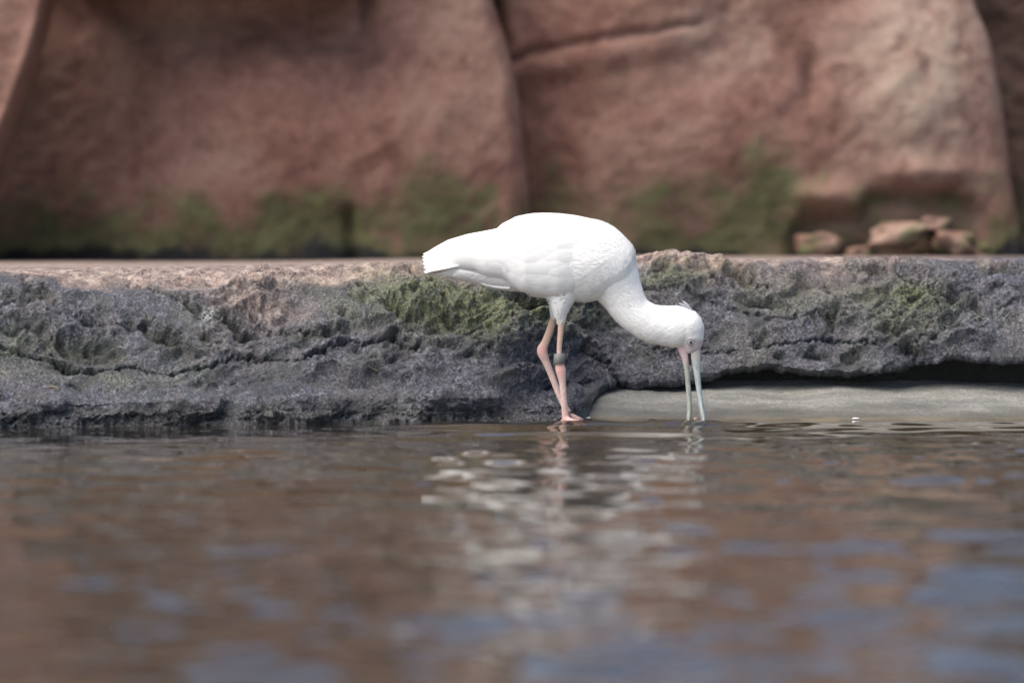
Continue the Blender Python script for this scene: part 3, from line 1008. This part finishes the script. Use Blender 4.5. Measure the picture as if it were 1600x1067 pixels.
def wing_shell():
    xs = np.linspace(664, 966, 76)
    n = 40
    V = []
    for x in xs:
        tp, bt = np.interp(x, *zip(*W_TOP)), np.interp(x, *zip(*W_BOT))
        ring = []
        for k in range(n):
            a = 2 * math.pi * k / n
            yy = (tp + bt) / 2 + (bt - tp) / 2 * math.sin(a)
            s = math.cos(a)
            cc, tt = np.interp(x, *zip(*W_C)), np.interp(x, *zip(*W_T))
            s = math.copysign(abs(s) ** (2 / 2.3 if s > 0 else 1), s)
            ring.append(B(x, yy, -(cc + tt * s * (1 if s > 0 else .5))))
        V.append(ring)
    V = np.array(V)
    d = 0.0016 * fbm(V[..., 0] * .5, V[..., 1], V[..., 2], 30, 3)
    V[..., 1] += d
    Vl = [tuple(p) for r in V for p in r]
    Fc = [(i * n + k, i * n + (k + 1) % n, (i + 1) * n + (k + 1) % n, (i + 1) * n + k) for i in range(len(xs) - 1) for k in range(n)]
    Fc += [tuple(range(n))[::-1], tuple((len(xs) - 1) * n + k for k in range(n))]
    return Vl, Fc


def mirror(V):
    return [(v[0], 2 * BD - v[1], v[2]) for v in V]


def feather(p0, p1, w, lift0, lift1, bend=0.0, round_tip=0.6, ns=12, nw=5, base_w=.45):
    """a vane lying on the wing from p0 to p1 (px); w half width px"""
    p0, p1 = np.array(p0, float), np.array(p1, float)
    t = p1 - p0
    L = np.hypot(*t)
    t /= L
    nrm = np.array([-t[1], t[0]])
    top, bot, nt = [], [], []
    for i in range(ns + 1):
        f = i / ns
        prof = (base_w + (1 - base_w) * math.sin(min(f / .55, 1) * math.pi / 2)) * (1 - max(0, (f - round_tip) / (1 - round_tip)) ** 2.4) ** .5
        c = p0 + t * L * f + nrm * bend * 4 * f * (1 - f)
        for k in range(nw):
            s = k / (nw - 1) * 2 - 1
            q = c + nrm * s * w * max(prof, .04)
            q[1] = min(max(q[1], np.interp(q[0], *zip(*W_TOP)) + .6), max(np.interp(q[0], *zip(*W_BOT)) - .6, 0))
            y = max(wing_y(q[0], q[1]), torso_y(q[0], q[1]) if q[1] > W_UP(q[0]) else -1) + lift0 + (lift1 - lift0) * min(1, f * 1.6) + 0.0004 * (1 - s * s)
            top.append(B(q[0], q[1], -y))
            bot.append(B(q[0], q[1], -(y - 0.0004)))
            gx = (wing_y(q[0] + 2, q[1]) - wing_y(q[0] - 2, q[1])) / (4 * K)
            gy = (wing_y(q[0], q[1] + 2) - wing_y(q[0], q[1] - 2)) / (4 * K)
            gx, gy = max(-.8, min(.8, gx)), max(-1.6, min(1.6, gy))
            v = np.array([-gx, -1, gy]) + .12 * np.array([t[0], 0, -t[1]]) * f + .10 * s * np.array([nrm[0], 0, -nrm[1]])
            nt.append(v / np.linalg.norm(v))
    V = top + bot
    NV = nt + [-v for v in nt]
    o = len(top)
    Fc = []
    for i in range(ns):
        for k in range(nw - 1):
            a, b, c, d = i * nw + k, i * nw + k + 1, (i + 1) * nw + k + 1, (i + 1) * nw + k
            Fc += [(a, b, c, d), (d + o, c + o, b + o, a + o)]
        a, d = i * nw, (i + 1) * nw
        Fc += [(a, d, d + o, a + o), (a + nw - 1 + o, d + nw - 1 + o, d + nw - 1, a + nw - 1)]
    e = ns * nw
    for k in range(nw - 1):
        Fc += [(k + 1, k, k + o, k + 1 + o), (e + k, e + k + 1, e + k + 1 + o, e + k + o)]
    A = np.array(V)
    out = []
    for fc in Fc:
        n = np.cross(A[fc[2]] - A[fc[0]], A[fc[3]] - A[fc[1]])
        out.append(fc if n.dot(sum(NV[i] for i in fc)) > 0 else fc[::-1])
    return V, out, NV


FE = []
r_ = random.Random(11)
# long flight feathers and tertials reaching the blunt tip
for (x0, y0, x1, y1, w, b) in [(770, 432, 663, 423, 6, 2), (780, 428, 661, 418, 7, 3), (790, 420, 660.5, 412, 7.5, 3), (800, 410, 660, 406, 8, 2), (806, 398, 660, 401, 8, -1),
                               (806, 384, 661, 396, 8, -4), (800, 372, 668, 392, 6, -3), (796, 366, 690, 384, 5, -2), (790, 440, 700, 425, 7, 4), (806, 446, 724, 424, 8, 4)]:
    FE.append(((x0, y0), (x1, y1), w * 1.2, .0003, .0016, b, .96, .5))
# secondaries, the bunch ending above the flank
for (x0, y0, x1, y1, w) in [(850, 440, 762, 432, 8), (856, 430, 744, 424, 8), (860, 420, 736, 414, 8), (862, 408, 742, 404, 9), (858, 394, 748, 392, 9), (850, 380, 752, 380, 9), (842, 366, 764, 370, 8), (834, 354, 776, 360, 7)]:
    FE.append(((x0, y0), (x1 + r_.uniform(-3, 3), y1), w * 1.15, -.002, .0012, r_.uniform(-3, 3), .72, .5))
# coverts in overlapping rows, each row further forward and higher
rows_c = [(832, 74, 352, 446, 10, 10.5, -.001, .0003), (852, 70, 350, 452, 11, 10.5, -.001, .0004), (872, 66, 350, 456, 12, 10.5, -.001, .0005),
          (892, 62, 350, 456, 12, 10.5, -.001, .0006), (910, 56, 354, 452, 11, 10, -.0015, .0006)]
for (xb, ln, ya, yb, n, w, l0, l1) in rows_c:
    for k in range(n):
        f = (k + .5) / n
        yb_ = ya + (yb - ya) * f + r_.uniform(-1.5, 1.5)
        dx = -14 * (2 * f - 1) ** 2 + r_.uniform(-7, 7)
        dn = 14 * f + r_.uniform(-4, 4)
        FE.append(((xb + dx, yb_), (xb + dx - ln, yb_ + dn * .6), w, l0, l1 + r_.uniform(-.0004, .0004), r_.uniform(-3, 3), .5, .6))
sV, sF = wing_shell()
for side in (0, 1):
    wing = part('wing', mesh_from('wing', mirror(sV) if side else sV, sF), M_FEATHER)
    for (a_, b_, w_, l0, l1, bd, rt, bw) in FE:
        V, Fc, NV = feather(a_, b_, w_, l0, l1, bd, rt, base_w=bw)
        me = bpy.data.meshes.new('feather')
        me.from_pydata(mirror(V) if side else [tuple(v) for v in V], [], [f[::-1] for f in Fc] if side else Fc)
        me.polygons.foreach_set('use_smooth', np.ones(len(me.polygons), bool))
        me.normals_split_custom_set_from_vertices([(v[0], -v[1] if side else v[1], v[2]) for v in NV])
        o = part('feather', me, M_FEATHER, wing)

# tail fan and under-tail coverts, below the wing tips
def strip(p0, p1, y0, y1, w_m, sag, name, mat, parent=None, ns=10, upright=False):
    a, b = B(*p0, y0), B(*p1, y1)
    t = b - a
    side = np.cross(t / np.linalg.norm(t), np.array([0, 0.25 * (1 if y1 < 0 else -1), 1.0]))
    if upright:
        side = np.cross(t / np.linalg.norm(t), np.array([0, 1.0, 0.35 * (1 if y1 > 0 else -1)]))
    side /= np.linalg.norm(side)
    top, bot = [], []
    for i in range(ns + 1):
        f = i / ns
        pr = (.4 + .6 * math.sin(min(f / .5, 1) * math.pi / 2)) * (1 - max(0, (f - .72) / .28) ** 2.6) ** .5
        c = a + t * f + np.array([0, 0, -sag * 4 * f * (1 - f)])
        for s in (-1, -.5, 0, .5, 1):
            off = np.array([0, math.copysign(1, y1), 0]) if upright else np.array([0, 0, 1.0])
            p = c + side * s * w_m * max(pr, .05) + off * .002 * (1 - s * s)
            top.append(p)
            bot.append(p - off * .001)
    o = len(top)
    Fc = []
    for i in range(ns):
        for k in range(4):
            q = (i * 5 + k, i * 5 + k + 1, i * 5 + k + 6, i * 5 + k + 5)
            Fc += [q, tuple(j + o for j in q[::-1])]
        Fc += [(i * 5, i * 5 + 5, i * 5 + 5 + o, i * 5 + o), (i * 5 + 4 + o, i * 5 + 9 + o, i * 5 + 9, i * 5 + 4)]
    return part(name, mesh_from(name, top + bot, Fc), mat, parent)


for k in range(8):
    y = (k - 3.5) * .012
    strip((735, 412), (662 + abs(k - 3.5), 425 + .5 * abs(k - 3.5)), y * .5, y, .014, 0.002, 'tail_feather', M_FEATHER)
for k in range(22):
    f = r_.random()
    x0 = 742 + 62 * f + r_.uniform(-5, 5)
    y0 = np.interp(x0, [740, 770, 812], [431, 441, 452]) + r_.uniform(-6, 2)
    ln = r_.uniform(34, 50)
    yy = r_.choice([-1, 1]) * (.012 + .035 * f * r_.random() + .008)
    strip((x0, y0), (x0 - ln, y0 - ln * .17 + r_.uniform(-2, 2)), yy * .8, yy * .45, .006, .0015, 'tail_covert', M_FEATHER, upright=True)
# loose crest at the nape
M_CREST = mat_plain('grey_crest_feather', (0.42, 0.40, 0.45), (0.58, 0.56, 0.62), 90, .7)
for (x0, y0, x1, y1, y, w) in [(1083, 489, 1066, 470, -.008, .0042), (1081, 487, 1069, 472, .004, .004), (1085, 491, 1070, 474, -.014, .003), (1076, 483, 1060, 474, .0, .003)]:
    strip((x0, y0), (x1, y1), y, y * 1.3 - .001, w * .8, -.003, 'crest_feather', M_CREST, upright=True)

# bill: two mandibles held apart, each widening to its spoon
def mat_bill():
    t = NT('bill_horn')
    co = t.coord()
    n = t.noise(t.mapping(co, (60, 60, 20)), 2.5, 4, 0.6)
    g = t.n('ShaderNodeSeparateXYZ')
    t.t.links.new(co, g.inputs[0])
    c = t.ramp(n, [(0.3, (0.27, 0.30, 0.27)), (0.5, (0.44, 0.47, 0.44)), (0.72, (0.42, 0.52, 0.55))])
    z0 = float(B(0, 552)[2])
    c = t.mix(t.rng(g.outputs[2], z0 - .03, z0 + .004, 0, .75), c, (0.62, 0.54, 0.46))
    t.bump(n, .25, .002)
    return t.base(c, .4, .45)


def mat_bill_lower():
    t = NT('bill_horn_lower')
    co = t.coord()
    n = t.noise(t.mapping(co, (60, 60, 20)), 2.5, 4, 0.6)
    g = t.n('ShaderNodeSeparateXYZ')
    t.t.links.new(co, g.inputs[0])
    c = t.ramp(n, [(0.3, (0.24, 0.25, 0.20)), (0.5, (0.36, 0.37, 0.31)), (0.75, (0.46, 0.46, 0.40))])
    z0 = float(B(0, 566)[2])
    c = t.mix(t.rng(g.outputs[2], z0 - .015, z0 + .012, 0, 1), c, (0.62, 0.46, 0.45))
    t.bump(n, .25, .002)
    return t.base(c, .4, .45)


up = resample([(1085, 539, 9.0, .015), (1086, 552, 8.0, .0125), (1087.6, 566, 6.6, .0095), (1089, 582, 4.8, .008), (1091.2, 602, 3.9, .0075), (1094, 622, 3.6, .009), (1096.6, 640, 3.7, .016), (1098.8, 652, 3.9, .021), (1099.5, 661, 2.6, .020), (1099.5, 668, 1.0, .010)])
lo = resample([(1066.5, 535, 8, .014), (1067.5, 542, 8.6, .0135), (1069, 551, 6.8, .0115), (1071, 561, 4.8, .009), (1073, 578, 3.6, .0075), (1075, 600, 3.3, .007), (1076.6, 622, 3.5, .009), (1077, 640, 3.5, .015), (1076.3, 653, 3.3, .019), (1075.8, 663, 2.0, .017), (1075.8, 669, .8, .008)])
up = [(q[0], q[1], q[2] * 1.12, q[3], q[4]) for q in up]
lo = [(q[0], q[1], q[2] * 1.16, q[3], q[4]) for q in lo]
part('upper_bill', mesh_from('upper_bill', *loft(up, 22)), mat_bill())
part('mouth', mesh_from('mouth', *loft(resample([(1077, 542, 3.5, .010), (1077.2, 550, 4.6, .010), (1077.6, 557, 3.6, .008), (1078.2, 565, 2.4, .006), (1079, 571, .8, .003)]), 16)), mat_plain('dark_gape', (0.02, 0.014, 0.014), (0.035, 0.022, 0.022), 90, .5))
part('lower_bill', mesh_from('lower_bill', *loft(lo, 22)), mat_bill_lower())

# eyes
M_IRIS = mat_plain('pale_iris', (0.30, 0.30, 0.31), (0.46, 0.45, 0.45), 300, .15, .6, 0)
M_PUPIL = mat_plain('dark_pupil', (0.006, 0.006, 0.007), (0.01, 0.01, 0.012), 50, .08, .7, 0)
M_LID = mat_plain('eyelid_skin', (0.42, 0.38, 0.39), (0.56, 0.51, 0.52), 300, .6)
for sgn in (-1, 1):
    o3 = B(1078, 534, sgn * .3)
    hit = body_bvh.ray_cast(Vector(o3), Vector((0, -sgn, 0)))[0]
    yy = (hit.y if hit else BD + sgn * .03) - BD
    e = part('eye', mesh_from('eye', *ellipsoid(B(1078, 534, yy), (.0078, .0042, .0078), 14)), M_IRIS)
    part('pupil', mesh_from('pupil', *ellipsoid(B(1078.2, 534.2, yy + sgn * .0034), (.0038, .0014, .0038), 10)), M_PUPIL, e)
    V, Fc = [], []
    n, m = 28, 10
    for i in range(n):
        a = 2 * math.pi * i / n
        for k in range(m):
            b = 2 * math.pi * k / m
            rr = .0092 + .0018 * math.cos(b)
            c = B(1078, 534, 0) + np.array([rr * math.cos(a), 0, rr * math.sin(a) * .95])
            h2 = body_bvh.ray_cast(Vector((c[0], BD + sgn * .3, c[2])), Vector((0, -sgn, 0)))[0]
            c[1] = (h2.y if h2 else BD + yy) + sgn * (.0006 + .0013 * math.sin(b))
            V.append(c)
            Fc.append((i * m + k, i * m + (k + 1) % m, ((i + 1) % n) * m + (k + 1) % m, ((i + 1) % n) * m + k))
    part('eyelid', mesh_from('eyelid', V, Fc), M_LID)
# leg ring
V, Fc = [], []
n = 36
c0 = B(873.8, 560, NY)
prof = [(.0125, -.0130), (.0142, -.0138), (.0155, -.0132), (.0155, .0132), (.0142, .0138), (.0125, .0130)]
for i in range(n):
    a = 2 * math.pi * i / n
    for (rr, h) in prof:
        V.append(c0 + np.array([rr * math.cos(a) + h * .06, rr * math.sin(a), h]))
m = len(prof)
for i in range(n):
    for k in range(m):
        Fc.append((i * m + k, i * m + (k + 1) % m, ((i + 1) % n) * m + (k + 1) % m, ((i + 1) % n) * m + k))
part('leg_ring', mesh_from('leg_ring', V, Fc), mat_plain('grey_ring', (0.15, 0.155, 0.14), (0.20, 0.20, 0.185), 120, .45))

# ------------------------------------------------------------------ small debris
M_FLAKE = mat_plain('pale_flake', (0.66, 0.62, 0.56), (0.8, 0.78, 0.74), 80, .6)
M_PINKF = mat_plain('pink_flake', (0.60, 0.36, 0.28), (0.7, 0.46, 0.38), 80, .6)
M_STRAW = mat_plain('dry_straw', (0.36, 0.27, 0.14), (0.5, 0.4, 0.24), 80, .7)


def flake(label, px, py, w, mat, seed):
    r = random.Random(seed)
    d = EYE * F / (py - HOR)
    V = []
    n = 9
    for z in (.0035, -.001):
        for i in range(n):
            a = 2 * math.pi * i / n
            q = w * r.uniform(.7, 1.1)
            V.append((q * math.cos(a), q * .8 * math.sin(a), z + r.uniform(-.001, .0015)))
    Fc = [tuple(range(n)), tuple(range(2 * n - 1, n - 1, -1))] + [(i, (i + 1) % n, n + (i + 1) % n, n + i) for i in range(n)]
    o = mesh_obj('floating_flake', mesh_from('floating_flake', V, Fc), mat)
    o.location = ((px - 800) * d / F, d, 0.002)
    tag(o, label, 'flake', 'bits floating at the water edge')


flake('small white flake floating just right of the toes', 919, 655, .007, M_FLAKE, 1)
flake('small pinkish flake floating between the two bill tips', 1087, 656, .006, M_PINKF, 2)
flake('white flake floating at the water edge right of the bill', 1338, 656, .011, M_FLAKE, 3)
led_bvh = BVHTree.FromPolygons([tuple(v) for v in V1[:220, ::2].reshape(-1, 3)],
                               [(i * V1[:, ::2].shape[1] + j, i * V1[:, ::2].shape[1] + j + 1, (i + 1) * V1[:, ::2].shape[1] + j + 1, (i + 1) * V1[:, ::2].shape[1] + j)
                                for i in range(0, 219) for j in range(V1[:, ::2].shape[1] - 1)])


def straw(label, pts):
    P3 = []
    for (x, y) in pts:
        dr = Vector(P(x, y, 1.0)) - Vector((0, 0, EYE))
        h = led_bvh.ray_cast(Vector((0, 0, EYE)), dr.normalized())[0]
        if h is None:
            return
        P3.append(np.array(h) + np.array([0, -.0015, .001]))
    V, Fc = [], []
    for i, p in enumerate(P3):
        for k in range(5):
            a = 2 * math.pi * k / 5
            V.append(p + .0011 * np.array([0, math.cos(a), math.sin(a)]))
    for i in range(len(P3) - 1):
        for k in range(5):
            Fc.append((i * 5 + k, i * 5 + (k + 1) % 5, (i + 1) * 5 + (k + 1) % 5, (i + 1) * 5 + k))
    o = mesh_obj('straw', mesh_from('straw', V, Fc), M_STRAW)
    tag(o, label, 'straw', 'dry straws lying on the rock ledge')


straw('dry straw lying on the grey rock at the far left edge', [(4, 580), (9, 584), (15, 590)])
straw('bent dry straw low on the rock ledge, second from the left edge', [(72, 606), (82, 604), (92, 608)])
straw('dry straw on the rock below the tail, midway down the ledge', [(575, 572), (584, 577), (592, 580)])
